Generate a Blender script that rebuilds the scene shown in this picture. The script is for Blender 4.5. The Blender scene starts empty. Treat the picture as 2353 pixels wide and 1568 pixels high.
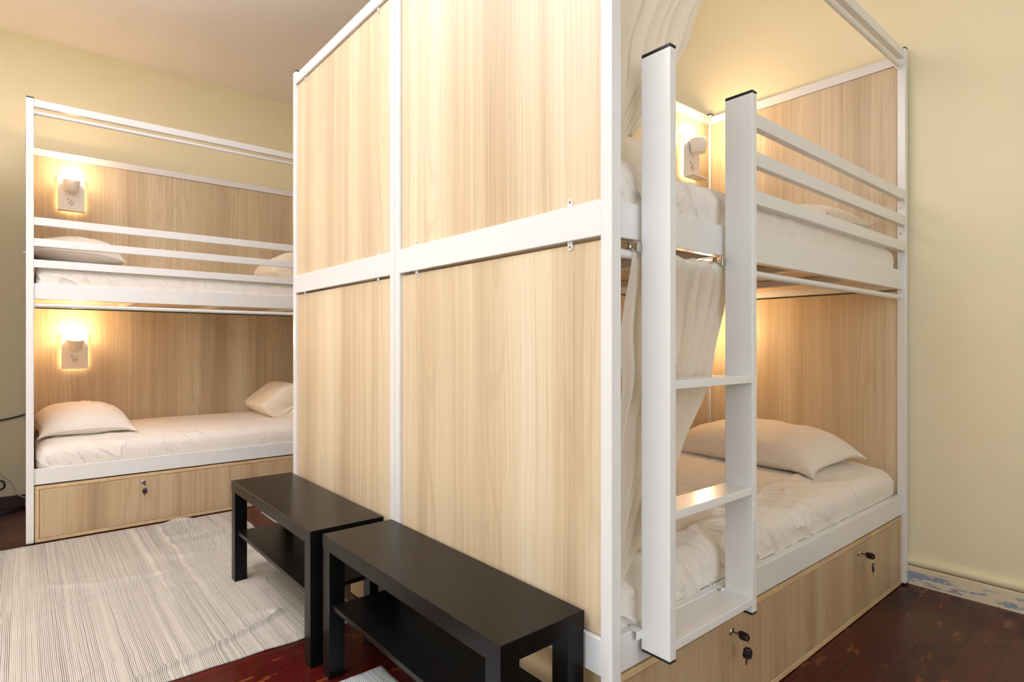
import bpy, bmesh, math, random
from mathutils import Vector, Matrix, noise
from math import sin, cos, pi, radians, sqrt, exp
random.seed(4)
S = bpy.context.scene
COL = S.collection

# ------------------------------------------------------------------ materials
def srgb(r, g, b):
    f = lambda c: (c/255/12.92) if c/255 <= .04045 else ((c/255+.055)/1.055)**2.4
    return (f(r), f(g), f(b), 1)

class NT:
    def __init__(s, name):
        s.m = bpy.data.materials.new(name); s.m.use_nodes = True
        s.t = s.m.node_tree; s.n = s.t.nodes
        s.p = s.n['Principled BSDF']; s.out = s.n['Material Output']
    def new(s, typ, **kw):
        n = s.n.new(typ)
        for k, v in kw.items():
            if k in n.inputs: n.inputs[k].default_value = v
            else: setattr(n, k, v)
        return n
    def link(s, a, b): s.t.links.new(a, b)
    def ramp(s, fac, stops, interp='LINEAR'):
        r = s.new('ShaderNodeValToRGB'); r.color_ramp.interpolation = interp
        e = r.color_ramp.elements
        while len(e) < len(stops): e.new(.5)
        for i, (p, c) in enumerate(stops): e[i].position = p; e[i].color = c
        s.link(fac, r.inputs[0]); return r
    def mix(s, fac, a, b, blend='MIX'):
        m = s.new('ShaderNodeMix', data_type='RGBA', blend_type=blend)
        for v, i in ((fac, 0), (a, 6), (b, 7)):
            if isinstance(v, (int, float)): m.inputs[i].default_value = v
            elif isinstance(v, tuple): m.inputs[i].default_value = v
            else: s.link(v, m.inputs[i])
        return m.outputs[2]
    def math(s, op, a, b=None, c=None):
        m = s.new('ShaderNodeMath', operation=op)
        for i, v in enumerate((a, b, c)):
            if v is None: continue
            if isinstance(v, (int, float)): m.inputs[i].default_value = v
            else: s.link(v, m.inputs[i])
        return m.outputs[0]
    def coords(s, scale=(1, 1, 1), loc=(0, 0, 0), src='Object'):
        tc = s.new('ShaderNodeTexCoord'); mp = s.new('ShaderNodeMapping')
        mp.inputs['Scale'].default_value = scale; mp.inputs['Location'].default_value = loc
        s.link(tc.outputs[src], mp.inputs[0]); return mp.outputs[0]
    def noise(s, vec, scale, detail=3, rough=.5, dist=0):
        n = s.new('ShaderNodeTexNoise', Scale=scale, Detail=detail, Roughness=rough, Distortion=dist)
        s.link(vec, n.inputs['Vector']); return n.outputs[0]
    def bump(s, h, strength, dist=.01):
        b = s.new('ShaderNodeBump', Strength=strength, Distance=dist); s.link(h, b.inputs['Height'])
        s.link(b.outputs[0], s.p.inputs['Normal'])

def simple(name, col, rough=.5, metal=0, emit=None, es=0, coat=0):
    k = NT(name); k.p.inputs['Base Color'].default_value = col
    k.p.inputs['Roughness'].default_value = rough; k.p.inputs['Metallic'].default_value = metal
    if coat: k.p.inputs['Coat Weight'].default_value = coat
    if emit: k.p.inputs['Emission Color'].default_value = emit; k.p.inputs['Emission Strength'].default_value = es
    return k.m

def wood_mat(name, cols, rough=.42, fine=.5):
    """vertical-grain oak laminate; grain along z, varied across x and y; each panel offset by its object's random"""
    k = NT(name)
    tc = k.new('ShaderNodeTexCoord'); sp = k.new('ShaderNodeSeparateXYZ'); k.link(tc.outputs['Object'], sp.inputs[0])
    oi = k.new('ShaderNodeObjectInfo')
    u = k.math('ADD', sp.outputs[0], sp.outputs[1])
    off = k.math('MULTIPLY', oi.outputs['Random'], 37.0)
    def vec(su, sz):
        c = k.new('ShaderNodeCombineXYZ')
        k.link(k.math('MULTIPLY', u, su), c.inputs[0]); k.link(k.math('MULTIPLY', sp.outputs[2], sz), c.inputs[2])
        k.link(off, c.inputs[1]); return c.outputs[0]
    warp = k.noise(vec(3.2, .9), 1.0, 2)
    uw = k.math('ADD', u, k.math('MULTIPLY', warp, .045))
    def vecw(su, sz):
        c = k.new('ShaderNodeCombineXYZ')
        k.link(k.math('MULTIPLY', uw, su), c.inputs[0]); k.link(k.math('MULTIPLY', sp.outputs[2], sz), c.inputs[2])
        k.link(off, c.inputs[1]); return c.outputs[0]
    board = k.noise(vecw(5, .15), 1.0, 3, .6)
    mid = k.noise(vecw(75, .4), 1.0, 3, .6)
    grain = k.noise(vecw(420, 1.6), 1.0, 2, .6)
    a = k.math('ADD', k.math('MULTIPLY', board, .74), k.math('MULTIPLY', mid, .26))
    r = k.ramp(a, [(.36, cols[0]), (.46, cols[1]), (.53, cols[2]), (.64, cols[3])])
    g = k.ramp(grain, [(.30, (.66, .62, .58, 1)), (.48, (1, 1, 1, 1)), (1, (1.06, 1.06, 1.06, 1))])
    cn = k.noise(vec(4.5, .55), 1.0, 1, .4)
    cl = k.math('SINE', k.math('MULTIPLY', cn, 95.0))
    cm = k.math('MULTIPLY', k.ramp(cl, [(.55, (0, 0, 0, 1)), (1, (1, 1, 1, 1))]).outputs[0], k.ramp(k.noise(vec(3.1, .3), 1.7, 1), [(.48, (0, 0, 0, 1)), (.62, (.42, .42, .42, 1))]).outputs[0])
    base = k.mix(cm, r.outputs[0], cols[0])
    c = k.mix(fine, base, k.mix(1.0, base, g.outputs[0], 'MULTIPLY'))
    k.link(c, k.p.inputs['Base Color']); k.p.inputs['Roughness'].default_value = rough
    k.bump(grain, .06, .002)
    return k.m

M = {}
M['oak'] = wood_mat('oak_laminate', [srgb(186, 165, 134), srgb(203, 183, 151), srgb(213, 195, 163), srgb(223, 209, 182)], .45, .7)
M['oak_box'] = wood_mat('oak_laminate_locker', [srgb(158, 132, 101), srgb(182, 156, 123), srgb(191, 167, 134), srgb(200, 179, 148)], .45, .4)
M['oak_edge'] = wood_mat('oak_edge_band', [srgb(190, 160, 120), srgb(202, 172, 130), srgb(210, 182, 140), srgb(218, 192, 152)], .5, .4)
k = NT('white_powder_coat'); k.p.inputs['Base Color'].default_value = srgb(228, 228, 227); k.p.inputs['Roughness'].default_value = .2
k.bump(k.noise(k.coords(), 700, 2), .04, .001); M['white'] = k.m
M['whiteboard'] = simple('white_board', srgb(232, 222, 208), .5)
M['boards'] = wood_mat('bed_board_wood', [srgb(205, 175, 140), srgb(222, 196, 160), srgb(230, 206, 172), srgb(236, 214, 184)], .5, .3)
M['plastic'] = simple('white_plastic', srgb(238, 235, 230), .35)
M['plastic2'] = simple('socket_plastic', srgb(222, 216, 206), .4)
M['blackplastic'] = simple('black_plastic', srgb(24, 24, 25), .35)
M['hole'] = simple('dark_hole', srgb(40, 34, 28), .8)
M['steel'] = simple('steel', srgb(200, 198, 192), .25, 1)
M['brass'] = simple('key_brass', srgb(150, 120, 95), .35, 1)
M['screw'] = simple('screw_zinc', srgb(165, 150, 120), .4, .8)
WARM = (1, .74, .42, 1)
M['glow'] = simple('lamp_glow', srgb(255, 240, 215), .5, 0, (1, .80, .52, 1), 10)
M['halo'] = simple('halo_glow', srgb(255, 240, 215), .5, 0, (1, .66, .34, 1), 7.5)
# black brown table
k = NT('black_brown_laminate'); n = k.noise(k.coords((1, 8, 8)), 60, 4, .6)
r = k.ramp(n, [(.3, srgb(12, 11, 11)), (.7, srgb(18, 16, 15))]); k.link(r.outputs[0], k.p.inputs['Base Color'])
k.p.inputs['Roughness'].default_value = .3; k.bump(n, .03, .001); k.p.inputs['Specular IOR Level'].default_value = .2; M['black'] = k.m
# cloth
def cloth(name, col, amp=.25, sc=1.0, trans=0):
    k = NT(name)
    k.p.inputs['Base Color'].default_value = col; k.p.inputs['Roughness'].default_value = .85
    k.p.inputs['Sheen Weight'].default_value = .15
    co_ = k.coords()
    def lined(a_, b_, fa, fb, off):
        d1 = k.new('ShaderNodeVectorMath', operation='DOT_PRODUCT'); k.link(co_, d1.inputs[0]); d1.inputs[1].default_value = a_
        d2 = k.new('ShaderNodeVectorMath', operation='DOT_PRODUCT'); k.link(co_, d2.inputs[0]); d2.inputs[1].default_value = b_
        cb = k.new('ShaderNodeCombineXYZ'); k.link(k.math('MULTIPLY', d1.outputs['Value'], fa), cb.inputs[0]); k.link(k.math('MULTIPLY', d2.outputs['Value'], fb), cb.inputs[1]); cb.inputs[2].default_value = off
        return k.noise(cb.outputs[0], 1.0, 2, .45, .35)
    n1 = lined((1.5, .8, 1.0), (1, -1, -1.5), 5.5*sc, 1.5*sc, 1.0); n2 = lined((.9, 1.5, 1.6), (1, -.6, -.8), 10*sc, 2.6*sc, 5.0)
    sharp = lambda n_, w_: k.ramp(k.math('ABSOLUTE', k.math('SUBTRACT', n_, .5)), [(0, (1, 1, 1, 1)), (w_, (.25, .25, .25, 1)), (w_*3.5, (0, 0, 0, 1))]).outputs[0]
    n3 = k.noise(k.coords((1, 1, 1), (9, 2, 1)), 5*sc, 2, .5, .5)
    msk = k.ramp(k.noise(k.coords(), 3.2*sc, 1), [(.42, (0, 0, 0, 1)), (.62, (1, 1, 1, 1))]).outputs[0]
    h = k.math('ADD', k.math('MULTIPLY', sharp(n1, .012), msk), k.math('MULTIPLY', k.math('MULTIPLY', sharp(n2, .02), msk), .35))
    h = k.math('ADD', h, k.math('MULTIPLY', n3, 1.1))
    k.bump(h, amp, .006)
    if trans:
        t = k.new('ShaderNodeBsdfTranslucent'); t.inputs[0].default_value = col
        mx = k.new('ShaderNodeMixShader'); mx.inputs[0].default_value = trans
        k.link(k.p.outputs[0], mx.inputs[1]); k.link(t.outputs[0], mx.inputs[2]); k.link(mx.outputs[0], k.out.inputs[0])
    return k.m
M['sheet'] = cloth('white_sheet', srgb(234, 228, 219), .42)
M['pillow'] = cloth('pillow_case', srgb(234, 226, 214), .3, .8)
M['duvet'] = cloth('cream_duvet', srgb(236, 224, 202), .5, 1.3)
M['curtain'] = cloth('cream_curtain', srgb(250, 247, 236), .08, .6, .5)
# walls
def wall_mat(name, col):
    k = NT(name); n = k.noise(k.coords(), 1.3, 3)
    c0 = tuple(v*.965 for v in col[:3]) + (1,)
    k.link(k.ramp(n, [(.35, c0), (.65, col)]).outputs[0], k.p.inputs['Base Color'])
    k.p.inputs['Roughness'].default_value = .6
    k.bump(k.noise(k.coords(), 60, 4), .12, .004); return k.m
M['wall'] = wall_mat('yellow_wall_paint', srgb(241, 230, 194))
M['ceil'] = wall_mat('ceiling_paint', srgb(250, 243, 240))
# red painted plank floor
k = NT('red_plank_floor')
v = k.coords()
br = k.new('ShaderNodeTexBrick', offset=.37)
br.inputs['Scale'].default_value = 1; br.inputs['Brick Width'].default_value = 2.3; br.inputs['Row Height'].default_value = .105
br.inputs['Mortar Size'].default_value = .0022; br.inputs['Mortar Smooth'].default_value = .2
br.inputs['Color1'].default_value = srgb(84, 17, 13); br.inputs['Color2'].default_value = srgb(58, 13, 11); br.inputs['Mortar'].default_value = srgb(22, 8, 7)
k.link(v, br.inputs['Vector'])
st = k.noise(k.coords((1.2, 22, 1)), 3, 5, .6)
c = k.mix(k.ramp(st, [(.35, (0, 0, 0, 1)), (.75, (1, 1, 1, 1))]).outputs[0], br.outputs[0], srgb(58, 13, 10))
dk = k.noise(k.coords((1, 1.3, 1)), 3.1, 5, .62)
c = k.mix(k.ramp(dk, [(.5, (0, 0, 0, 1)), (.7, (.75, .75, .75, 1))]).outputs[0], c, srgb(34, 13, 10))
wr = k.noise(k.coords((1.6, 5.5, 1), (5.2, 1.1, 0)), 3.4, 6, .62)
c = k.mix(k.ramp(wr, [(.605, (0, 0, 0, 1)), (.625, (.75, .75, .75, 1))]).outputs[0], c, srgb(122, 66, 32))
k.link(c, k.p.inputs['Base Color'])
rr = k.ramp(dk, [(.3, (.16, .16, .16, 1)), (.7, (.36, .36, .36, 1))]); k.link(rr.outputs[0], k.p.inputs['Roughness'])
hb = k.math('ADD', k.math('MULTIPLY', br.outputs['Fac'], -1.5), k.math('MULTIPLY', k.noise(k.coords((2, 14, 1)), 9, 4), .35))
k.bump(hb, .25, .004); k.p.inputs['Specular IOR Level'].default_value = .32; M['floor'] = k.m
# peeling skirting
k = NT('peeling_skirting_paint')
n = k.noise(k.coords((1, 1.0, 3.2)), 9, 6, .68)
n2 = k.noise(k.coords((1, 1.4, 3.2), (3, 3, 3)), 16, 6, .7)
sp = k.new('ShaderNodeSeparateXYZ'); tc = k.new('ShaderNodeTexCoord'); k.link(tc.outputs['Object'], sp.inputs[0])
lowm = k.ramp(sp.outputs[2], [(.0, (.6, .6, .6, 1)), (.035, (1, 1, 1, 1)), (.055, (.75, .75, .75, 1)), (.075, (0, 0, 0, 1))]).outputs[0]
f = k.math('MULTIPLY', k.ramp(n, [(.50, (0, 0, 0, 1)), (.52, (1, 1, 1, 1))]).outputs[0], k.math('GREATER_THAN', lowm, .7))
c = k.mix(f, srgb(228, 214, 182), srgb(150, 160, 178))
c = k.mix(k.ramp(n2, [(.655, (0, 0, 0, 1)), (.67, (1, 1, 1, 1))]).outputs[0], c, srgb(120, 84, 60))
k.link(c, k.p.inputs['Base Color']); k.p.inputs['Roughness'].default_value = .5; k.bump(f, -.3, .002); M['skirt'] = k.m
M['skirttop'] = wall_mat('skirting_cream', srgb(236, 226, 188))
M['darkskirt'] = simple('dark_brown_skirting', srgb(52, 26, 20), .4)
# rug
def rug_mat(name, light, dark, dense):
    k = NT(name); tc = k.new('ShaderNodeTexCoord'); sp = k.new('ShaderNodeSeparateXYZ'); k.link(tc.outputs['Object'], sp.inputs[0])
    x, y = sp.outputs[0], sp.outputs[1]
    xw = k.math('ADD', x, k.math('MULTIPLY', k.noise(k.coords(), 2.5, 2), .012))
    stripe = k.math('SINE', k.math('MULTIPLY', xw, 2*pi/.0052))
    weft = k.math('SINE', k.math('ADD', k.math('MULTIPLY', y, 2*pi/.0066), k.math('MULTIPLY', xw, pi/.0052)))
    big = k.noise(k.coords((9, .25, 1)), 1.0, 3, .7)       # broad lighter warp bands
    thin = k.noise(k.coords((210, .5, 1)), 1.0, 1, .5)
    s = k.math('ADD', stripe, k.math('MULTIPLY', weft, .38))
    s = k.math('ADD', s, k.math('MULTIPLY', k.math('SUBTRACT', thin, .5), -2.6))
    s = k.math('SUBTRACT', s, k.math('MULTIPLY', k.math('SUBTRACT', big, .5), 2.0))
    f = k.ramp(k.math('MULTIPLY_ADD', s, .25, .5), [(.55, (0, 0, 0, 1)), (.80, (1, 1, 1, 1))]).outputs[0]
    c = k.mix(k.math('MULTIPLY', f, dense), light, dark)
    band = k.math('GREATER_THAN', k.noise(k.coords((26, .2, 1), (0, 0, 4)), 1.0, 1), .645)
    c = k.mix(k.math('MULTIPLY', band, .16), c, srgb(240, 232, 218))
    k.link(c, k.p.inputs['Base Color']); k.p.inputs['Roughness'].default_value = .95
    k.bump(s, .25, .002); return k.m
M['rug'] = rug_mat('striped_cotton_rug', srgb(190, 185, 175), srgb(60, 58, 57), .85)
M['rug_blue'] = rug_mat('striped_blue_grey_rug', srgb(205, 212, 215), srgb(84, 92, 100), .8)
M['cable_black'] = simple('black_cable', srgb(18, 18, 18), .4)
M['cable_white'] = simple('white_cable', srgb(225, 222, 214), .4)

# ------------------------------------------------------------------ builders
def link(name, me, mat=None, parent=None, loc=None, smooth=False):
    o = bpy.data.objects.new(name, me); COL.objects.link(o)
    if mat is not None: me.materials.append(mat)
    if parent: o.parent = parent
    if loc: o.location = loc
    if smooth:
        for p in me.polygons: p.use_smooth = True
    return o
def empty(name, loc, label=None, cat=None, group=None, rz=0):
    o = bpy.data.objects.new(name, None); COL.objects.link(o); o.location = loc; o.rotation_euler = (0, 0, rz)
    o.empty_display_size = .1
    if label: o['label'] = label
    if cat: o['category'] = cat
    if group: o['group'] = group
    return o
def tag(o, label, cat, group=None):
    o['label'] = label; o['category'] = cat
    if group: o['group'] = group
    return o
class MB:
    def __init__(s): s.bm = bmesh.new()
    def box(s, x0, x1, y0, y1, z0, z1, bev=.0015, seg=1):
        r = bmesh.ops.create_cube(s.bm, size=1, matrix=Matrix.Translation(((x0+x1)/2, (y0+y1)/2, (z0+z1)/2)) @ Matrix.Diagonal((x1-x0, y1-y0, z1-z0, 1)))
        if bev:
            es = list({e for v in r['verts'] for e in v.link_edges})
            bmesh.ops.bevel(s.bm, geom=es, offset=min(bev, (x1-x0)*.45, (y1-y0)*.45, (z1-z0)*.45), segments=seg, affect='EDGES', profile=.6)
        return s
    def cyl(s, p0, p1, r0, r1=None, seg=20, cap=True):
        p0 = Vector(p0); p1 = Vector(p1); r1 = r0 if r1 is None else r1; d = p1-p0
        m = Matrix.Translation((p0+p1)/2) @ d.to_track_quat('Z', 'Y').to_matrix().to_4x4()
        bmesh.ops.create_cone(s.bm, cap_ends=cap, segments=seg, radius1=r0, radius2=r1, depth=d.length, matrix=m); return s
    def tube(s, pts, r, seg=8, closed=False):
        pts = [Vector(p) for p in pts]; rings = []
        N = len(pts)
        for i, p in enumerate(pts):
            a = pts[(i-1) % N] if (closed or i) else p; b = pts[(i+1) % N] if (closed or i < N-1) else p
            q = (b-a).normalized().to_track_quat('Z', 'Y')
            if i == 0: up = q @ Vector((1, 0, 0))
            t = (b-a).normalized(); up = (up - t*up.dot(t)).normalized(); w = t.cross(up)
            rings.append([s.bm.verts.new(p + (up*cos(2*pi*j/seg)+w*sin(2*pi*j/seg))*r) for j in range(seg)])
        for i in range(N if closed else N-1):
            A, B = rings[i], rings[(i+1) % N]
            for j in range(seg): s.bm.faces.new((A[j], A[(j+1) % seg], B[(j+1) % seg], B[j]))
        if not closed: s.bm.faces.new(rings[0][::-1]); s.bm.faces.new(rings[-1])
        return s
    def lathe(s, prof, c, seg=32, tilt=None):
        """prof: list of (r, z); axis z at c, optionally rotated by matrix tilt"""
        T = Matrix.Translation(c) @ (tilt.to_4x4() if tilt else Matrix.Identity(4)); rings = []
        for r, z in prof:
            if r < 1e-6: rings.append([s.bm.verts.new(T @ Vector((0, 0, z)))])
            else: rings.append([s.bm.verts.new(T @ Vector((r*cos(2*pi*j/seg), r*sin(2*pi*j/seg), z))) for j in range(seg)])
        for A, B in zip(rings, rings[1:]):
            for j in range(seg):
                a = A[j % len(A)]; b = A[(j+1) % len(A)]; c2 = B[(j+1) % len(B)]; d = B[j % len(B)]
                vs = []
                for q in (a, b, c2, d):
                    if q not in vs: vs.append(q)
                if len(vs) > 2: s.bm.faces.new(vs)
        return s
    def prism(s, outline, y0, y1, plane='xz', bev=0):
        """extrude a 2D outline; plane 'xz' extrudes along y, 'yz' along x, 'xy' along z"""
        def P(a, b, h): return {'xz': (a, h, b), 'yz': (h, a, b), 'xy': (a, b, h)}[plane]
        A = [s.bm.verts.new(P(a, b, y0)) for a, b in outline]; B = [s.bm.verts.new(P(a, b, y1)) for a, b in outline]
        n = len(A); s.bm.faces.new(A); s.bm.faces.new(B[::-1])
        for i in range(n): s.bm.faces.new((A[i], B[i], B[(i+1) % n], A[(i+1) % n]))
        return s
    def grid(s, f, nu, nv):
        V = [[s.bm.verts.new(f(i/nu, j/nv)) for j in range(nv+1)] for i in range(nu+1)]
        for i in range(nu):
            for j in range(nv): s.bm.faces.new((V[i][j], V[i+1][j], V[i+1][j+1], V[i][j+1]))
        return s
    def done(s, name, mat, parent=None, loc=None, smooth=False, norm=True, auto=False):
        if norm: bmesh.ops.recalc_face_normals(s.bm, faces=s.bm.faces)
        me = bpy.data.meshes.new(name); s.bm.to_mesh(me); s.bm.free()
        o = link(name, me, mat, parent, loc, smooth or auto)
        if auto: me.set_sharp_from_angle(angle=radians(35))
        return o
def bx(name, mat, parent, *a, bev=.0015, seg=1): return MB().box(*a, bev=bev, seg=seg).done(name, mat, parent)

def rr_outline(x0, x1, z0, z1, r, n=6, corners=(1, 1, 1, 1)):
    pts = []
    for (cx, cz, a0), on in zip(((x1-r, z1-r, 0), (x0+r, z1-r, 90), (x0+r, z0+r, 180), (x1-r, z0+r, 270)), corners):
        if on: pts += [(cx+r*cos(radians(a0+90*i/n)), cz+r*sin(radians(a0+90*i/n))) for i in range(n+1)]
        else: pts.append(((x1, z1), (x0, z1), (x0, z0), (x1, z0))[a0//90])
    return pts

# ------------------------------------------------------------------ room shell
XR, YB, XL, YF, ZC = 2.94, 4.86, -2.6, -2.2, 3.02
def struct(o): o['kind'] = 'structure'; return o
struct(bx('floor', M['floor'], None, XL-.1, XR+.1, YF-.1, YB+.1, -.1, 0, bev=0))
struct(bx('ceiling', M['ceil'], None, XL-.1, XR+.1, YF-.1, YB+.1, ZC, ZC+.1, bev=0))
struct(bx('wall_right', M['wall'], None, XR, XR+.1, YF, YB, 0, ZC, bev=0))
struct(bx('wall_back', M['wall'], None, XL, XR, YB, YB+.1, 0, ZC, bev=0))
# left wall with one window opening, rear wall with another added for fill light
def wall_with_hole(name, axis, c0, c1, a0, a1, h0, h1, z0, z1):
    m = MB()
    for (p, q, zz0, zz1) in ((a0, h0, 0, ZC), (h1, a1, 0, ZC), (h0, h1, 0, z0), (h0, h1, z1, ZC)):
        if axis == 'x': m.box(c0, c1, p, q, zz0, zz1, bev=0)
        else: m.box(p, q, c0, c1, zz0, zz1, bev=0)
    return struct(m.done(name, M['wall'], None))
wall_with_hole('wall_left', 'x', XL-.1, XL, YF, YB, -1.1, 1.3, .75, 2.75)
wall_with_hole('wall_front', 'y', YF-.1, YF, XL, XR, -1.1, 1.3, .75, 2.75)
def window(name, axis, c, h0, h1, z0, z1):
    m = MB(); t = .05
    parts = [(h0, h0+t, z0, z1), (h1-t, h1, z0, z1), (h0, h1, z0, z0+t), (h0, h1, z1-t, z1), ((h0+h1)/2-.03, (h0+h1)/2+.03, z0, z1)]
    for (p, q, a, b) in parts:
        if axis == 'x': m.box(c-.03, c+.03, p, q, a, b)
        else: m.box(p, q, c-.03, c+.03, a, b)
    return struct(m.done(name, M['white'], None))
window('window_1', 'x', XL-.05, -1.1, 1.3, .75, 2.75)
window('fill_window', 'y', YF-.05, -1.1, 1.3, .75, 2.75)  # unseen rear frame, added around the opening for the fill light
# skirting on the right wall: lower peeling board and a rounded cream moulding above
m = MB().prism([(XR, 0), (XR, .078), (XR-.012, .078), (XR-.015, .074), (XR-.015, 0)], YF, YB, plane='xz')
struct(m.done('baseboard_right', M['skirt'], None))
prof = [(XR, .078), (XR, .116)] + [(XR-.004-.016*sin(a), .098+.018*cos(a)) for a in [pi*i/10 for i in range(11)]]
m = MB().prism(prof, YF, YB, plane='xz'); struct(m.done('trim_1', M['skirttop'], None, auto=True))
m = MB().box(XL, XR-.02, YB-.018, YB, 0, .074); struct(m.done('baseboard_back', M['darkskirt'], None))

# ------------------------------------------------------------------ bunk beds
PW, H, L = .032, 2.302, 1.952
CLIP = None
def make_clip():
    pts = [(-.0075, -.014), (.0075, -.014), (.0075, .013)] + [(.0075*cos(a), .013+.0075*sin(a)) for a in [pi*i/8 for i in range(1, 8)]] + [(-.0075, .013)]
    m = MB().prism(pts, 0, .0022, plane='yz'); me = bpy.data.meshes.new('panel_clip'); bmesh.ops.recalc_face_normals(m.bm, faces=m.bm.faces); m.bm.to_mesh(me); m.bm.free(); me.materials.append(M['white'])
    m = MB().cyl((0, 0, .0125), (-.0014, 0, .0125), .0036, .003, 12); sc = bpy.data.meshes.new('screw'); m.bm.to_mesh(sc); m.bm.free(); sc.materials.append(M['screw'])
    return me, sc
CLIPME, SCREWME = make_clip()

def bunk(loc, W, rz, label, guard, mirror=False, detail=True, ends=(1, 1)):
    R = empty('bunk_bed', loc, label, 'bunk bed', None, rz)
    mx = (lambda x: L-x) if mirror else (lambda x: x)
    def B(name, mat, x0, x1, *a, **kw):
        p, q = sorted((mx(x0), mx(x1))); return bx(name, mat, R, p, q, *a, **kw)
    # posts with caps
    for x in (0, L-PW):
        for y in (0, W-PW):
            top = H if y == 0 else 2.296
            p = B('post', M['white'], x, x+PW, y, y+PW, .008, top, bev=.003, seg=2)
            p0, p1 = sorted((mx(x), mx(x+PW)))
            bx('end_cap', M['blackplastic'], p, p0, p1, y, y+PW, top, top+.006, bev=.002)
            bx('foot_cap', M['blackplastic'], p, p0, p1, y, y+PW, 0, .008, bev=.002)
    e0, e1 = PW, L-PW
    # end frames
    for side in (0, 1):
        xo = 0 if side == 0 else L; sg = 1 if side == 0 else -1
        xs = sorted((xo, xo+sg*.026))
        for (z0, z1) in ((2.240, 2.284), (1.270, 1.350), (.303, .384)):
            B('end_rail', M['white'], xs[0], xs[1], PW-.001, W-PW+.001, z0, z1)
        ps = sorted((xo+sg*.010, xo+sg*.024))
        for (z0, z1) in ((1.3525, 2.2375), (.3865, 1.262)):
            B('end_panel', M['oak'], ps[0], ps[1], PW+.002, W-PW-.002, z0, z1, bev=.0005)
        if detail:
            for (z, up) in ((2.240, -1), (1.350, 1), (1.270, -1), (.384, 1)):
                for y in (.132, W-.132):
                    c = link('panel_clip', CLIPME, None, R); c.location = (mx(xo + sg*.0075), y, z-.004*up*0)
                    s = link('screw', SCREWME, None, c)
                    rx = 0 if up > 0 else pi
                    face = (side == 0) != mirror
                    c.rotation_euler = (rx, 0, 0) if face else (rx, 0, pi)
    # back frame
    yb0, yb1 = W-PW+.002, W-.004
    for (z0, z1) in ((2.240, 2.284), (1.270, 1.350), (.303, .384)):
        B('back_rail', M['white'], e0-.001, e1+.001, yb0, yb1, z0, z1)
    for (z0, z1) in ((1.353, 2.238), (.3865, 1.262)):
        B('back_panel', M['oak'], e0+.002, e1-.002, W-.022, W-.008, z0, z1, bev=.0005)
    # front rails
    B('side_rail', M['white'], e0-.001, e1+.001, .011, .034, 1.268, 1.350)
    B('side_rail', M['white'], e0-.001, e1+.001, .011, .034, .304, .386)
    B('top_bar', M['white'], e0-.001, e1+.001, .006, .030, 2.262, 2.300)
    for z in (2.235, 1.236):
        m = MB().cyl((e0, .024, z), (e1, .024, z), .0105, seg=20); o = m.done('curtain_rod', M['white'], R, auto=True)
        for x, s in ((e0, 1), (e1, -1)): MB().cyl((x, .024, z), (x+s*.006, .024, z), .016, seg=20).done('rod_bracket', M['white'], o, auto=True)
    g0 = guard
    for z in (1.650, 1.541, 1.431):
        B('guard_rail', M['white'], g0, e1+.001, .001, .024, z, z+.041)
    B('guard_post', M['white'], g0, g0+.026, .0015, .0235, 1.350, 1.690)
    # bed decks: upper boards with finger holes and white cross bars, lower boards
    n = 5; w = (e1-e0-.004)/n
    for i in range(n):
        a, b = e0+.002+i*w+.0015, e0+.002+(i+1)*w-.0015
        o = B('bed_board', M['boards'], a, b, .036, W-PW, 1.300, 1.316)
        cx = mx((a+b)/2)
        MB().cyl((cx, W*.5, 1.2996), (cx, W*.5, 1.3005), .022, seg=24).done('finger_hole', M['hole'], o)
        B('bed_board', M['boards'], a, b, .036, W-PW, .344, .360)
    for i in range(1, 4):
        x = e0+(e1-e0)*i/4
        B('cross_bar', M['white'], x-.018, x+.018, .034, W-PW+.002, 1.272, 1.2995)
    B('inner_bar', M['white'], e0, e1, W-PW-.030, W-PW+.001, 1.272, 1.2995)
    # screws at the rail joints
    for z in (1.62, 1.51, 2.262):
        for x in (e0, e1):
            s = 1 if x == e0 else -1
            m = MB().cyl((mx(x), W-PW/2 if z > 2 else PW*.6, z), (mx(x+s*.002), W-PW/2 if z > 2 else PW*.6, z), .005, .0035, 12); m.done('bolt', M['steel'], R)
    return R
BX0, BY0, BW = .012, 3.876, .935
AX0, AY0, AW = .967, .816, .953
CX0, CY1, CW = .967, 2.740, .969
bunkA = bunk((AX0, AY0, 0), AW, 0, 'white framed bunk bed with oak panels, nearest the camera, holding the two cream curtains', .53)
bunkB = bunk((BX0, BY0, 0), BW, 0, 'white framed bunk bed on the far left along the back wall behind the striped rug', .53, mirror=True)
bunkC = bunk((CX0+L, CY1, 0), CW, pi, 'middle bunk bed showing only its oak end panels beside the farther black table', .53)

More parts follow.
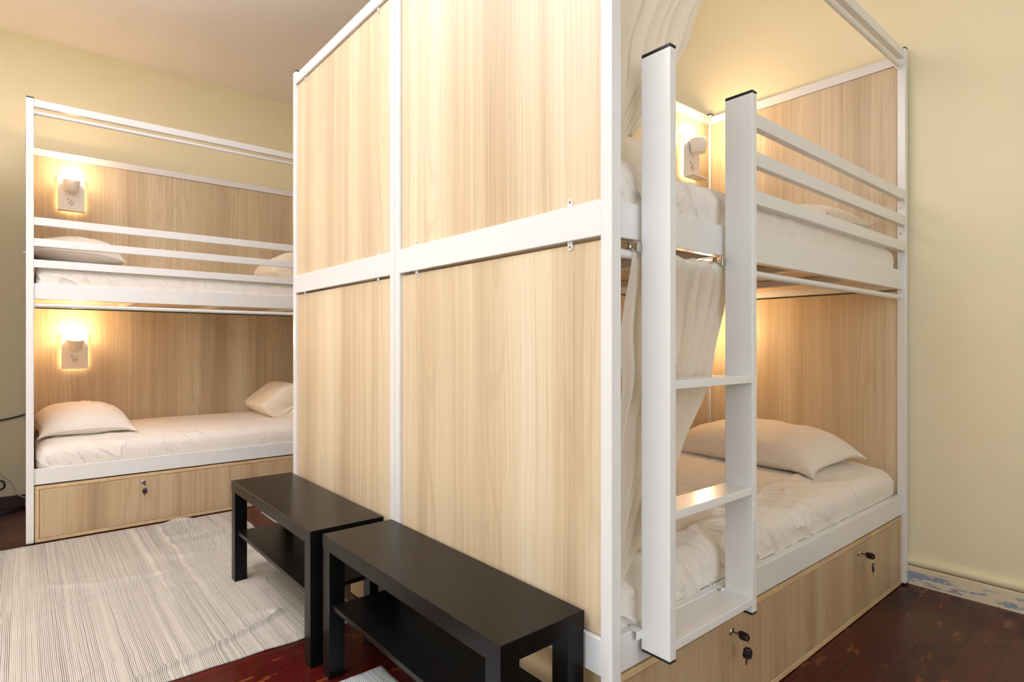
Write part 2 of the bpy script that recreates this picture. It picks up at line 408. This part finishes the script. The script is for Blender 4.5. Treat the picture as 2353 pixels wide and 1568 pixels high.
# ------------------------------------------------------------------ storage lockers and keys
def locker(loc, x0, x1, y0, y1, label, rz=0, locks=(0, 1), ring=True):
    R = empty('storage_locker', loc, label, 'storage locker', None, rz)
    z0, z1, t = .003, .296, .018
    m = MB()
    m.box(x0, x1, y0+.017, y1, z0, z1-.001, bev=0)
    m.box(x0, x1, y0, y0+.018, z1-t, z1); m.box(x0, x1, y0, y0+.018, z0, z0+t)
    m.box(x0, x0+t, y0+.0005, y0+.018, z0+t, z1-t); m.box(x1-t, x1, y0+.0005, y0+.018, z0+t, z1-t)
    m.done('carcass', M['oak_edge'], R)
    xm = (x0+x1)/2; g = .0018
    for i, (a, b) in enumerate(((x0+t+g, xm-g/2), (xm+g/2, x1-t-g))):
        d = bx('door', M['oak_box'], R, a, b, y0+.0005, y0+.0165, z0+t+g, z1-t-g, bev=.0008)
        cx = (a+b)/2
        m = MB(); T = Matrix.Rotation(radians(90), 3, 'X')
        m.lathe([(0, .006), (.005, .006), (.006, .0035), (.0085, .0035), (.0095, .0045), (.0115, .003), (.012, -.0008)], (cx, y0+.0005, .247), 24, T)
        m.done('lock', M['steel'], d, auto=True)
    return R, (x0+t+xm)/2, (xm+x1-t)/2
PA = (AX0, AY0, 0)
_, ka1, ka2 = locker(PA, .035, L-.034, .014, AW-.05, 'oak storage locker with two keyed doors under the nearest bunk bed')
_, kb1, kb2 = locker((BX0, BY0, 0), .035, L-.034, .014, BW-.05, 'oak storage locker under the far left bunk bed, its base along the striped rug')
lc, _, _ = locker((CX0+L, CY1, 0), .035, L-.075, .46, CW-.04, 'low oak storage box under the middle bunk bed, glimpsed behind the farther black table', rz=pi)

def key(parent, M4, side=False):
    """a key: black plastic bow and a flat brass blade; blade points along -z, bow up, in xz plane"""
    o = []
    out = rr_outline(-.0115, .0115, .0, .026, .0108, 8, (1, 1, 0, 0))
    m = MB().prism(out, -.0022, .0022, plane='xz')
    m.box(-.0085, .0085, -.0035, .0035, .0015, .0125, bev=.001); m.box(-.0095, .0095, -.003, .003, -.004, .0015, bev=.0008)
    hole = [(.006*cos(a)*1.05, .0195+.0026*sin(a)) for a in [2*pi*i/12 for i in range(12)]]
    for v in m.bm.verts: v.co = M4 @ v.co
    bow = m.done('key_bow', M['blackplastic'], parent)
    m = MB().prism(hole, -.00245, .00245, plane='xz')
    for v in m.bm.verts: v.co = M4 @ v.co
    m.done('bow_slot', M['brass'], bow)
    bl = [(-.0035, -.003), (.0035, -.003), (.0035, -.007), (.0022, -.009), (.003, -.012), (.0018, -.015), (.0028, -.018), (0, -.023), (-.003, -.021)]
    m = MB().prism(bl, -.0008, .0008, plane='xz')
    for v in m.bm.verts: v.co = M4 @ v.co
    m.done('key_blade', M['brass'], parent)
def keyset(pos, rot_in, rot_hang, label, drop=.052):
    R = empty('key_set', pos, label, 'keys', 'keys hanging in the locker locks')
    # key in the lock: blade along +y
    A = Matrix.Translation((0, -.024, 0)) @ Matrix.Rotation(rot_in, 4, 'Y') @ Matrix.Rotation(radians(90), 4, 'X')
    key(R, A)
    hz = -.031
    pts = [(.0, -.0425, hz+.012) for _ in range(1)]
    c = Vector((0, -.043, -.0185)); r = .010
    m = MB().tube([c+Vector((r*cos(a)*cos(rot_hang+.9), r*cos(a)*sin(rot_hang+.9), r*sin(a)*1.15)) for a in [2*pi*i/24 for i in range(24)]], .0005, 6, closed=True)
    m.done('key_ring', M['steel'], R, auto=True)
    Bm = Matrix.Translation((0, -.043, -drop)) @ Matrix.Rotation(rot_hang, 4, 'Z') @ Matrix.Rotation(radians(6), 4, 'Y')
    key(R, Bm)
keyset((AX0+ka1, AY0+.0105, .247), radians(85), radians(-52), 'black keys hanging in the near door lock below the ladder')
keyset((AX0+ka2, AY0+.0105, .247), radians(80), radians(24), 'black keys hanging in the farther door lock towards the right wall')
keyset((BX0+kb1, BY0+.0105, .247), radians(70), radians(-12), 'black keys hanging in the lock of the far left locker')

# ------------------------------------------------------------------ ladder
lad = empty('ladder', (1.068, .739, .338), 'white flat steel ladder with three steps hooked on the nearest bunk bed', 'ladder')
LT, LD, LG = .0225, .0760, .357
for x in (0, LG):
    s = bx('stile', M['white'], lad, x, x+LT, 0, LD, .006, 1.338, bev=.002, seg=2)
    bx('end_cap', M['blackplastic'], s, x-.0004, x+LT+.0004, -.0004, LD+.0004, 1.337, 1.346, bev=.002)
    bx('foot_cap', M['blackplastic'], s, x-.0004, x+LT+.0004, -.0004, LD+.0004, 0, .0075, bev=.002)
for z in (.595, .309, .0245):
    bx('step', M['white'], lad, LT-.0005, LG+.0005, .0, LD-.002 if z > .1 else LD+.0115, z, z+.0195, bev=.002, seg=2)
for x in (-.019, LG-.021):     # hooks over the lower rail, and under the upper rail
    m = MB(); m.prism(rr_outline(x, x+.02, .074, .118, .008, 5, (1, 1, 0, 0)), .0485, .0505, plane='xy'); m.box(x, x+.02, .0745, .0765, .03, .0505, bev=.0005)
    h = m.done('hook', M['white'], lad)
    MB().cyl((x+.009, .102, .0505), (x+.009, .102, .0545), .004, .003, 12).done('hook_screw', M['steel'], h)
for x in (-.004, LG-.004):
    m = MB(); m.box(x-.024, x+.003, .074, .128, .921, .9235, bev=.0005); m.box(x-.012, x+.002, .0745, .078, .902, .922, bev=.0005)
    m.cyl((x-.006, .10, .905), (x-.006, .10, .921), .0055, seg=6); m.done('clamp', M['steel'], lad)

# ------------------------------------------------------------------ bedding
def rounded(dims, r, n, disp=None):
    """surface of a rounded box sitting on z=0; disp(p, normal) returns moved point"""
    X, Y, Z = dims; nx, ny, nz = n; bm = bmesh.new(); cache = {}
    def V(i, j, k2):
        key_ = (i, j, k2)
        if key_ in cache: return cache[key_]
        p = Vector((X*i/nx, Y*j/ny, Z*k2/nz))
        q = Vector((min(max(p.x, r), X-r), min(max(p.y, r), Y-r), min(max(p.z, r), Z-r)))
        d = (p-q); nrm = d.normalized() if d.length > 1e-9 else Vector((0, 0, 1))
        P = q + nrm*r if d.length > 1e-9 else p
        if disp: P = disp(P, nrm)
        cache[key_] = bm.verts.new(P); return cache[key_]
    for i in range(nx):
        for j in range(ny):
            bm.faces.new((V(i, j, nz), V(i+1, j, nz), V(i+1, j+1, nz), V(i, j+1, nz))); bm.faces.new((V(i, j, 0), V(i, j+1, 0), V(i+1, j+1, 0), V(i+1, j, 0)))
    for i in range(nx):
        for k2 in range(nz):
            bm.faces.new((V(i, 0, k2), V(i+1, 0, k2), V(i+1, 0, k2+1), V(i, 0, k2+1))); bm.faces.new((V(i, ny, k2), V(i, ny, k2+1), V(i+1, ny, k2+1), V(i+1, ny, k2)))
    for j in range(ny):
        for k2 in range(nz):
            bm.faces.new((V(0, j, k2), V(0, j, k2+1), V(0, j+1, k2+1), V(0, j+1, k2))); bm.faces.new((V(nx, j, k2), V(nx, j+1, k2), V(nx, j+1, k2+1), V(nx, j, k2+1)))
    return bm
def ridge(v, p=3): return (1-abs(noise.noise(v))*1.6 if abs(noise.noise(v)) < .62 else 0)**p
def mattress(loc, X, Y, Z, seed, label, messy, rot=0):
    sd = Vector((seed*11.3, seed*5.1, seed*3.7))
    def disp(P, n):
        u = P.x/X; v = P.y/Y; w = P.z/Z
        # bulge and slump
        P = P.copy()
        P.y += -.010*sin(pi*w)*(1 if v < .5 else -1)*(abs(v-.5)*2)**6
        sw = max(0, min(1, (w-.15)/.85)); sw = sw*sw*(3-2*sw)
        if sw > 0:
            edge = 1-min(1, v/.22); P.z -= sw*.030*edge**2
            e2 = 1-min(1, (1-v)/.12); P.z -= sw*.012*e2**2
            e3 = max(1-min(1, u/.06), 1-min(1, (1-u)/.06)); P.z -= sw*.018*e3**2
            P.z += sw*.006*sin(u*5+seed)*sin(v*4)
        mess = max(0, messy(u))
        side = max(0, -n.y)
        # crease field: diagonal pulls on the sides, soft rumple on top near the front
        c1 = ridge(Vector(((1.5*P.x+P.z)*8, (P.x-1.5*P.z)*2.2, 0))+sd, 16); c2 = ridge(Vector(((1.2*P.x+1.4*P.z)*17, (P.x-P.z)*3.5, 4))+sd, 14)
        P += n*(.008*c1+.004*c2)*(side*.9+.05)*(.35+mess)
        top = max(0, n.z)*exp(-((v-.05)/.34)**2)*mess
        c3 = ridge(Vector((P.x*5+2*P.y, P.y*15, 2))+sd, 4); c4 = ridge(Vector((P.x*14+6*P.y, P.y*24, 8))+sd, 6)
        P.z += top*(.010*c3+.004*c4)
        c5 = ridge(Vector((P.x*3, P.y*9, 9))+sd, 8); P.z += max(0, n.z)*.003*c5
        if P.z < .012 and v < .5: P.z = max(P.z, .0)
        return P
    bm = rounded((X, Y, Z), .038, (340, 130, 22), disp)
    me = bpy.data.meshes.new('mattress'); bmesh.ops.recalc_face_normals(bm, faces=bm.faces); bm.to_mesh(me); bm.free()
    o = link('mattress', me, M['sheet'], None, loc, True); return tag(o, label, 'mattress')
mattress((AX0+.045, AY0+.038, .361), 1.852, .868, .158, 1, 'lower mattress in a rumpled white sheet, behind the white ladder', lambda u: 2.3-2.3*u)
mattress((BX0+.040, BY0+.036, .361), 1.865, .858, .158, 2, 'lower mattress under white sheet on the far left bunk, above the locker', lambda u: .9-1.6*u)
mattress((AX0+.045, AY0+.038, 1.3175), 1.852, .868, .162, 3, 'upper mattress in creased white sheet on the nearest bunk, behind its guard rails', lambda u: 1.2-1.3*u)
mattress((BX0+.040, BY0+.036, 1.3175), 1.865, .858, .160, 4, 'upper mattress in creased white sheet on the far left bunk', lambda u: 1.1-1.3*u)

def pillow(loc, a, b, tt, tb, rz, label, seed, tilt=(0, 0), mat='pillow', piping=True, ear=.2, droop=.035):
    R = Matrix.Rotation(rz, 4, 'Z') @ Matrix.Rotation(tilt[0], 4, 'X') @ Matrix.Rotation(tilt[1], 4, 'Y')
    sd = Vector((seed*7.7, seed*3.3, seed))
    root = empty('pillow', loc, label, 'pillow')
    N = 56
    def outline(u, v):
        x = a*u*(1-ear*.4*(1-abs(v)**10)*abs(u)**2-.05*v*v*0); y = b*v*(1-ear*.3*(1-abs(u)**10)*abs(v)**2)
        return x, y
    def surf(s):
        def f(i, j):
            u = 2*i-1; v = 2*j-1
            u = u*(1.5-.5*u*u); v = v*(1.5-.5*v*v)      # denser near the seam
            x, y = outline(u, v)
            h = max(0, (1-abs(u)**2.5))**.5*max(0, (1-abs(v)**2.8))**.5
            z = (tt if s > 0 else -tb)*h
            dv = Vector((x*7, y*7, 0))+sd
            w = ridge(Vector((x*9+y*4, y*6, 3))+sd, 5)*.008+noise.noise(dv)*.010
            rad = ridge(Vector((math.atan2(abs(v)-1.02, abs(u)-1.02)*3.2, seed, 0)), 5)*.0035*max(0, abs(u*v)-.25)
            z += s*(w*h+rad)*(1 if s > 0 else .5)
            # corners droop a little
            z -= droop*(abs(u*v))**4
            return R @ Vector((x, y, z))
        return f
    m = MB(); m.grid(surf(1), N, N); m.grid(surf(-1), N, N)
    bmesh.ops.remove_doubles(m.bm, verts=m.bm.verts, dist=.0006)
    m.done('case', M[mat], root, smooth=True)
    if piping:
        pts = []
        for k2 in range(4):
            for i in range(24):
                t = -1+2*i/24
                u, v = ((t, -1), (1, t), (-t, 1), (-1, -t))[k2]
                x, y = outline(u, v); z = -droop*(abs(u*v))**4
                pts.append(R @ Vector((x*1.006, y*1.006, z)))
        MB().tube(pts, .0022, 6, closed=True).done('piping', M[mat], root, smooth=True)
    return root
pillow((2.57, 1.30, .560), .232, .362, .115, .050, radians(-4), 'plump cream pillow on the lower bed behind the ladder, by the right wall', 1, tilt=(radians(0), radians(-3)))
pillow((.268, 4.37, .560), .228, .37, .120, .055, radians(3), 'white pillow on the lower bed at far left, below the lit lamp', 2)
pillow((.262, 4.36, 1.525), .228, .37, .125, .055, radians(-5), 'cream pillow on the upper bed at far left, seen between guard rails', 3, tilt=(radians(-3), radians(2)))
pillow((2.60, 1.28, 1.532), .225, .37, .105, .045, radians(-3), 'cream pillow on the upper bed near the right wall, its corner poking up', 4, tilt=(0, radians(-2)), droop=-.01)

def bundle(loc, rx, ry, rzz, label, seed, tip=.0, mat='duvet', cat='duvet', pucker=1.0, rz=0):
    """a rolled duvet, axis along y, puckered at its near end"""
    sd = Vector((seed*9.1, seed, seed*2.2)); N, K = 72, 44
    m = MB(); rings = []
    for i in range(K+1):
        t = i/K
        if t < .22: e = sin(t/.22*pi/2)**.75; y = -ry+ry*.16*(1-cos(t/.22*pi/2))
        elif t > .80: e = sin((1-t)/.20*pi/2)**.75; y = ry-ry*.2*(1-cos((1-t)/.20*pi/2))
        else: e = 1; y = -ry*.84+(t-.22)/.58*ry*1.64
        ring = []
        for j in range(N):
            a = 2*pi*j/N
            pk = ridge(Vector((cos(a)*2.6, sin(a)*2.6, 1))+sd, 3)
            f = e*(1+.05*noise.noise(Vector((cos(a)*1.5, y*3, sin(a)*1.5))+sd)) + pucker*(-.10*pk if t < .22 else -.02*pk)*e
            x = rx*cos(a)*f; z = rzz*sin(a)*f
            if sin(a) < -.35: z = -rzz*.62*e + (z+rzz*.62*e)*.25 if z < -rzz*.62*e else z
            x -= tip*max(0, cos(a-pi))**10*e
            dd = .012*pucker*pk*max(0, 1-t/.3) + .006*noise.noise(Vector((x*9, y*9, z*9))+sd)
            ring.append(m.bm.verts.new((x, y-dd+ (.025*(1-e)**2 if t < .22 else 0), z+dd)))
        rings.append(ring)
    for A, B in zip(rings, rings[1:]):
        for j in range(N): m.bm.faces.new((A[j], A[(j+1) % N], B[(j+1) % N], B[j]))
    o = m.done('rolled_duvet', M[mat], None, loc, smooth=True); o.rotation_euler.z = rz; return tag(o, label, cat)
bundle((1.50, 4.42, .598), .150, .25, .155, 'rolled cream duvet with a puckered end on the far lower bed', 3, tip=.075)
bundle((1.52, 4.42, 1.565), .165, .25, .135, 'rolled cream duvet on the far upper bed, seen between the guard rails', 5, tip=.02)
bundle((1.195, 1.14, 1.538), .185, .165, .088, 'rolled cream duvet on the nearest upper bed, in the corner behind the curtain', 7, tip=.0, pucker=.15, rz=pi/2)
bundle((1.19, 1.17, 1.667), .165, .155, .072, 'smaller cream bundle stacked on the rolled duvet behind the upper curtain', 8, tip=.0, pucker=.15, rz=pi/2)

# ------------------------------------------------------------------ curtains
def curtain(zr, zb, w, seed, label, x0=1.045, xb0=1.004, wb=.030, pw=1.6, ybot=.845):
    yr = AY0+.024; rr = .0135; NU, NV = 220, 120
    rnd = random.Random(seed); ph = [rnd.uniform(0, 6.28) for _ in range(6)]
    back = .30
    def f(i, j):
        s = i; 
        if j < .12:      # wraps over the rod, front to back
            ang = -pi*.15 + (1-j/.12)*pi*1.15; t = 0
        else: ang = None; t = (j-.12)/.88
        sw = s + .012*sin(2*pi*5*s+ph[0])+.02*sin(2*pi*1.5*s+ph[1])*t
        xt = x0+w*sw; g = t**pw
        xbm = xb0+wb*s
        x = xt+(xbm-xt)*g
        amp = .0055+.020*min(1, t*3)*(1-.72*t)
        fold = sin(2*pi*6.5*s+ph[2]+1.2*sin(2*pi*2*s+ph[3])) + .16*sin(2*pi*15*s+ph[4]+2*t)
        if ang is not None:
            bump_ = 1+.22*fold
            y = yr - rr*bump_*cos(ang-pi*0)*1.0; z = zr + rr*bump_*sin(ang)*1.0
            if ang < 0: z = zr + rr*bump_*sin(ang)
            return Vector((x, y, z))
        yy = yr-rr + (ybot-(yr-rr))*t**1.3
        y = yy + .5*amp*fold*min(1, t*10+.15) + (.014*min(1, t*8))
        z0 = zr-.008; z = z0-(z0-zb)*t
        z -= .05*(1-s)*sin(pi*t)*0
        x += .010*sin(2*pi*3*t+6*s+ph[5])*(t*(1-t)*4)
        return Vector((x, y, z))
    m = MB(); m.grid(f, NU, NV)
    o = m.done('curtain', M['curtain'], None, smooth=True, norm=False); return tag(o, label, 'curtain', )
curtain(1.236, .475, .42, 3, 'cream curtain gathered on the lower rod and swept back behind the ladder')
curtain(2.235, 1.475, .43, 9, 'cream curtain sweeping down from the top of the nearest bunk')

# ------------------------------------------------------------------ wall lamps
def lamp(loc, label, tilt=0.0, pw=1.0):
    """x across, y towards the panel (panel face at y=0, lamp in front at -y), z=0 at the plate bottom"""
    R = empty('wall_lamp', loc, label, 'wall lamp', None)
    Wd, Ht = .070, .228
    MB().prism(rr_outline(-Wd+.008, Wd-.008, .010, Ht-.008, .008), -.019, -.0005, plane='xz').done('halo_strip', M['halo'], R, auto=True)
    m = MB(); m.prism(rr_outline(-Wd, Wd, 0, Ht, .010), -.024, -.0195, plane='xz')
    m.done('plate', M['plastic'], R, auto=True)
    m = MB(); m.box(-Wd, Wd, -.078, -.023, 0, .0055, bev=.002, seg=2); m.done('phone_shelf', M['plastic'], R)
    m = MB(); T = Matrix.Rotation(tilt, 3, 'X'); c = (0, -.062, .128)
    m.lathe([(.0, 0), (.033, 0), (.0355, .003), (.0475, .066), (.0465, .0675), (.0445, .066), (.043, .060), (0, .060)], c, 40, T)
    h = m.done('lamp_head', M['plastic'], R, auto=True)
    m = MB(); m.lathe([(.0438, .0625), (.036, .071), (.022, .0765), (0, .079)], c, 40, T); m.done('diffuser', M['glow'], h, smooth=True)
    m = MB().cyl((0, -.0235, .160), (0, -.045, .160), .016, seg=20); m.done('lamp_arm', M['plastic'], R, auto=True)
    m = MB().box(-.040, .040, -.0258, -.0235, .022, .102, bev=.001); fr = m.done('socket_frame', M['plastic'], R)
    m = MB().cyl((0, -.0254, .058), (0, -.0263, .058), .0185, seg=32); so = m.done('socket', M['plastic2'], R, auto=True)
    m = MB()
    for x in (-.0095, .0095): m.cyl((x, -.0258, .058), (x, -.0268, .058), .0026, seg=12)
    m.cyl((0, -.0258, .058), (0, -.0268, .058), .0016, seg=10)
    for z in (.0405, .0755): m.box(-.003, .003, -.0268, -.0258, z-.0015, z+.0015, bev=0)
    m.done('socket_holes', M['hole'], so)
    m = MB(); m.box(-.0215, -.0095, -.0266, -.0256, .0815, .0850, bev=0); m.done('usb_port', M['hole'], R)
    m = MB(); m.box(.010, .0175, -.0266, -.0256, .0825, .0843, bev=0); m.done('usb_port', M['hole'], R)
    m = MB()
    for x in (-.012, .004): m.box(x, x+.009, -.0252, -.0235, .112, .124, bev=.001)
    m.done('switch', M['plastic2'], R)
    # light thrown up by the lamp head and the soft light around the plate
    li = bpy.data.lights.new('lamp_light', 'POINT'); li.energy = LAMPW*pw; li.color = (1, .68, .38); li.shadow_soft_size = .03
    lo = bpy.data.objects.new('lamp_light', li); COL.objects.link(lo); lo.parent = R; lo.location = (0, c[1]-.045, .128+.11)
    return R
LAMPW = 2.1
lamp((.243, BY0+BW-.022, 1.900), 'lit wall lamp with socket above the far upper pillow', pw=1.25)
lamp((.262, BY0+BW-.022, .874), 'lit wall lamp with socket above the far lower pillow', tilt=radians(14), pw=1.5)
lamp((2.685, AY0+AW-.022, 1.900), 'lit wall lamp with socket between the two ladder uprights', pw=1.7)
lamp((2.665, AY0+AW-.022, .874), 'lit wall lamp in the nearest lower bed, glowing through the curtain', tilt=radians(14), pw=1.5)

# ------------------------------------------------------------------ tables
def table(loc, X, Y, label):
    R = empty('side_table', loc, label, 'table', 'black side tables along the oak end panels')
    Ht, T = .437, .044
    bx('tabletop', M['black'], R, 0, X, 0, Y, Ht-T, Ht, bev=.0012)
    for x in (.0015, X-.0515):
        for y in (.0015, Y-.0515): bx('leg', M['black'], R, x, x+.05, y, y+.05, 0, Ht-T, bev=.0008)
    m = MB(); m.box(.012, X-.012, .0525, Y-.0525, .2125, .2275, bev=.0008)
    m.done('shelf', M['black'], R)
    return R
t1 = table((.697, 1.822, 0), .258, .912, 'farther black side table with low shelf, one leg on the striped rug')
t2 = table((.718, .888, 0), .242, .888, 'nearer black side table against the oak end panel in the foreground')

# ------------------------------------------------------------------ rugs
def rug(x0, x1, y0, y1, mat, seed, label, nx=200, ny=160, wr=1.0):
    sd = Vector((seed*3.1, seed*9.7, 0))
    cx, cy = (x0+x1)/2, (y0+y1)/2
    def f(i, j):
        x = x0+(x1-x0)*i; y = y0+(y1-y0)*j
        x += .006*noise.noise(Vector((y*5, seed, 0)))*(i > .5)*(2*i-1)+.004*noise.noise(Vector((y*17, seed, 3)))
        y += (.014*noise.noise(Vector((x*2.3, seed, 5)))+.005*noise.noise(Vector((x*9, seed, 7))))*(abs(2*j-1))
        e = min(1, min(i, 1-i)*(x1-x0)/.05, min(j, 1-j)*(y1-y0)/.05)
        q = Vector((x*1.3+.5*y, y*6.5-x*.9, 0))+sd; big = ridge(q, 16)
        mask = max(0, min(1, (noise.noise(Vector((x*1.4, y*1.6, 5))+sd)+.18)*2.6))*max(.15, min(1, (x+.25)*1.6))
        q2 = Vector((x*3.5, y*20-x*2.5, 3))+sd; sm = ridge(q2, 5)
        z = wr*e*mask*(.030*big+.0022*sm)+.0015*e*noise.noise(Vector((x*6, y*14, 1))+sd)
        z += .008*wr*e*max(0, noise.noise(Vector((x*1.1, y*1.9, 8))+sd))
        return Vector((x-cx, y-cy, .0052+max(0, z)))
    m = MB(); m.grid(f, nx, ny)
    o = m.done('rug', mat, None, (cx, cy, 0), smooth=True)
    if o.data.polygons[0].normal.z < 0: o.data.flip_normals()
    md = o.modifiers.new('thick', 'SOLIDIFY'); md.thickness = .0045; md.offset = -1
    return tag(o, label, 'rug')
rug(-1.35, 1.0, 2.03, 3.850, M['rug'], 2, 'cream and grey striped cotton rug lying rumpled between the beds', 330, 300)
rug(1.118, 2.86, 2.95, 3.72, M['rug'], 6, 'striped rug end glimpsed beyond the farther table, past bare floor', 120, 60, .4)
rug(-.9, .875, .25, 1.690, M['rug_blue'], 9, 'blue grey striped rug corner under the nearer black table', 160, 120, .3)

# light blocker added left of the far bunk, just out of the picture; it keeps that corner of the wall dim
struct(bx('light_blocker', M['wall'], None, -1.15, -.2, 3.88, YB, 0, 2.2, bev=.004))

# ------------------------------------------------------------------ cables at far left
def cable(pts, r, mat, label):
    # smooth through catmull-rom
    P = [Vector(p) for p in pts]; out = []
    P = [P[0]*2-P[1]]+P+[P[-1]*2-P[-2]]
    for i in range(1, len(P)-2):
        for q in range(12):
            t = q/12
            out.append(.5*((2*P[i])+(-P[i-1]+P[i+1])*t+(2*P[i-1]-5*P[i]+4*P[i+1]-P[i+2])*t*t+(-P[i-1]+3*P[i]-3*P[i+1]+P[i+2])*t**3))
    out.append(P[-2])
    return tag(MB().tube(out, r, 8).done('cable', mat, None, smooth=True), label, 'cable')
yc = YB-.012
cable([(-.9, yc, .50), (-.5, yc, .53), (-.25, yc, .547), (-.109, yc, .558), (-.03, yc, .574), (.03, yc, .594), (.3, yc+.002, .70)], .005, M['cable_black'], 'black cable running across the wall left of the far bunk')
cable([(-.14, yc, .40), (-.112, yc, .255), (-.10, yc, .215), (-.055, yc, .165), (-.03, yc-.01, .095), (-.0, yc-.03, .066), (.05, yc-.05, .05), (.2, yc-.04, .006)], .0035, M['cable_white'], 'thin white cable running down the wall to the far bunk post')
cable([(-.30, yc, .24), (-.14, yc, .185), (-.098, yc, .175), (-.088, yc, .150), (-.104, yc, .125), (-.2, yc, .10), (-.4, yc, .12)], .0045, M['cable_black'], 'short loop of black cable low on the wall at the left edge')
cable([(-.7, YB-.25, .006), (-.3, YB-.12, .006), (-.08, YB-.16, .006), (.0, YB-.06, .006), (.05, YB-.03, .006)], .004, M['cable_black'], 'black cable lying on the dark floor at the left edge')

GROUPS = {'bunk bed': 'white framed bunk beds', 'storage locker': 'oak lockers under the bunk beds', 'mattress': 'sheeted mattresses on the bunks',
          'pillow': 'pillows on the bunk beds', 'duvet': 'rolled duvets on the bunk beds', 'wall lamp': 'lit wall lamps in the bunks',
          'curtain': 'curtains of the nearest bunk', 'rug': 'striped rugs on the floor', 'cable': 'cables at the far left'}
for o in bpy.data.objects:
    if o.parent is None and o.get('category') in GROUPS: o['group'] = GROUPS[o['category']]

# ------------------------------------------------------------------ light
def area(name, loc, rot, sx, sy, e, col):
    li = bpy.data.lights.new(name, 'AREA'); li.shape = 'RECTANGLE'; li.size = sx; li.size_y = sy; li.energy = e; li.color = col
    o = bpy.data.objects.new(name, li); COL.objects.link(o); o.location = loc; o.rotation_euler = rot; return o
area('daylight_left', (XL-.12, .1, 1.75), (0, radians(-90), 0), 2.0, 2.4, 32, (.76, .88, 1))
area('rear_fill', (.1, YF-.12, 1.75), (radians(90), 0, 0), 2.4, 2.0, 36, (.92, .96, 1))  # added fill from behind the camera, not a known window
li = bpy.data.lights.new('fill_point', 'POINT'); li.energy = 5; li.color = (1, .93, .84); li.shadow_soft_size = .18  # weak fill light added out of view, no known lamp here
o = bpy.data.objects.new('fill_point', li); COL.objects.link(o); o.location = (-1.1, .8, 2.25)

area('ceiling_fill', (-.62, 2.0, 1.9), (radians(180), 0, 0), .9, .9, 98, (.97, .95, 1)).data.spread = radians(130)  # upward fill added out of view to brighten the ceiling, no known fixture
w = bpy.data.worlds.new('world'); S.world = w; w.use_nodes = True
w.node_tree.nodes['Background'].inputs[0].default_value = (.8, .9, 1, 1); w.node_tree.nodes['Background'].inputs[1].default_value = .6

# ------------------------------------------------------------------ camera
cam = bpy.data.cameras.new('camera'); co = bpy.data.objects.new('camera', cam); COL.objects.link(co)
co.location = (0, 0, 1.03); co.rotation_euler = (radians(90), 0, radians(49.9-90))
cam.sensor_width = 36; cam.lens = 36*1335/2353; cam.shift_y = 9/2353; cam.clip_start = .02
S.camera = co
S.view_settings.view_transform = 'Standard'; S.view_settings.look = 'None'; S.view_settings.gamma = 1
S.view_settings.use_curve_mapping = False; S.view_settings.exposure = 0.3
S.cycles.max_bounces = 10; S.cycles.diffuse_bounces = 6; S.cycles.caustics_reflective = False; S.cycles.caustics_refractive = False
S.cycles.sample_clamp_indirect = 6
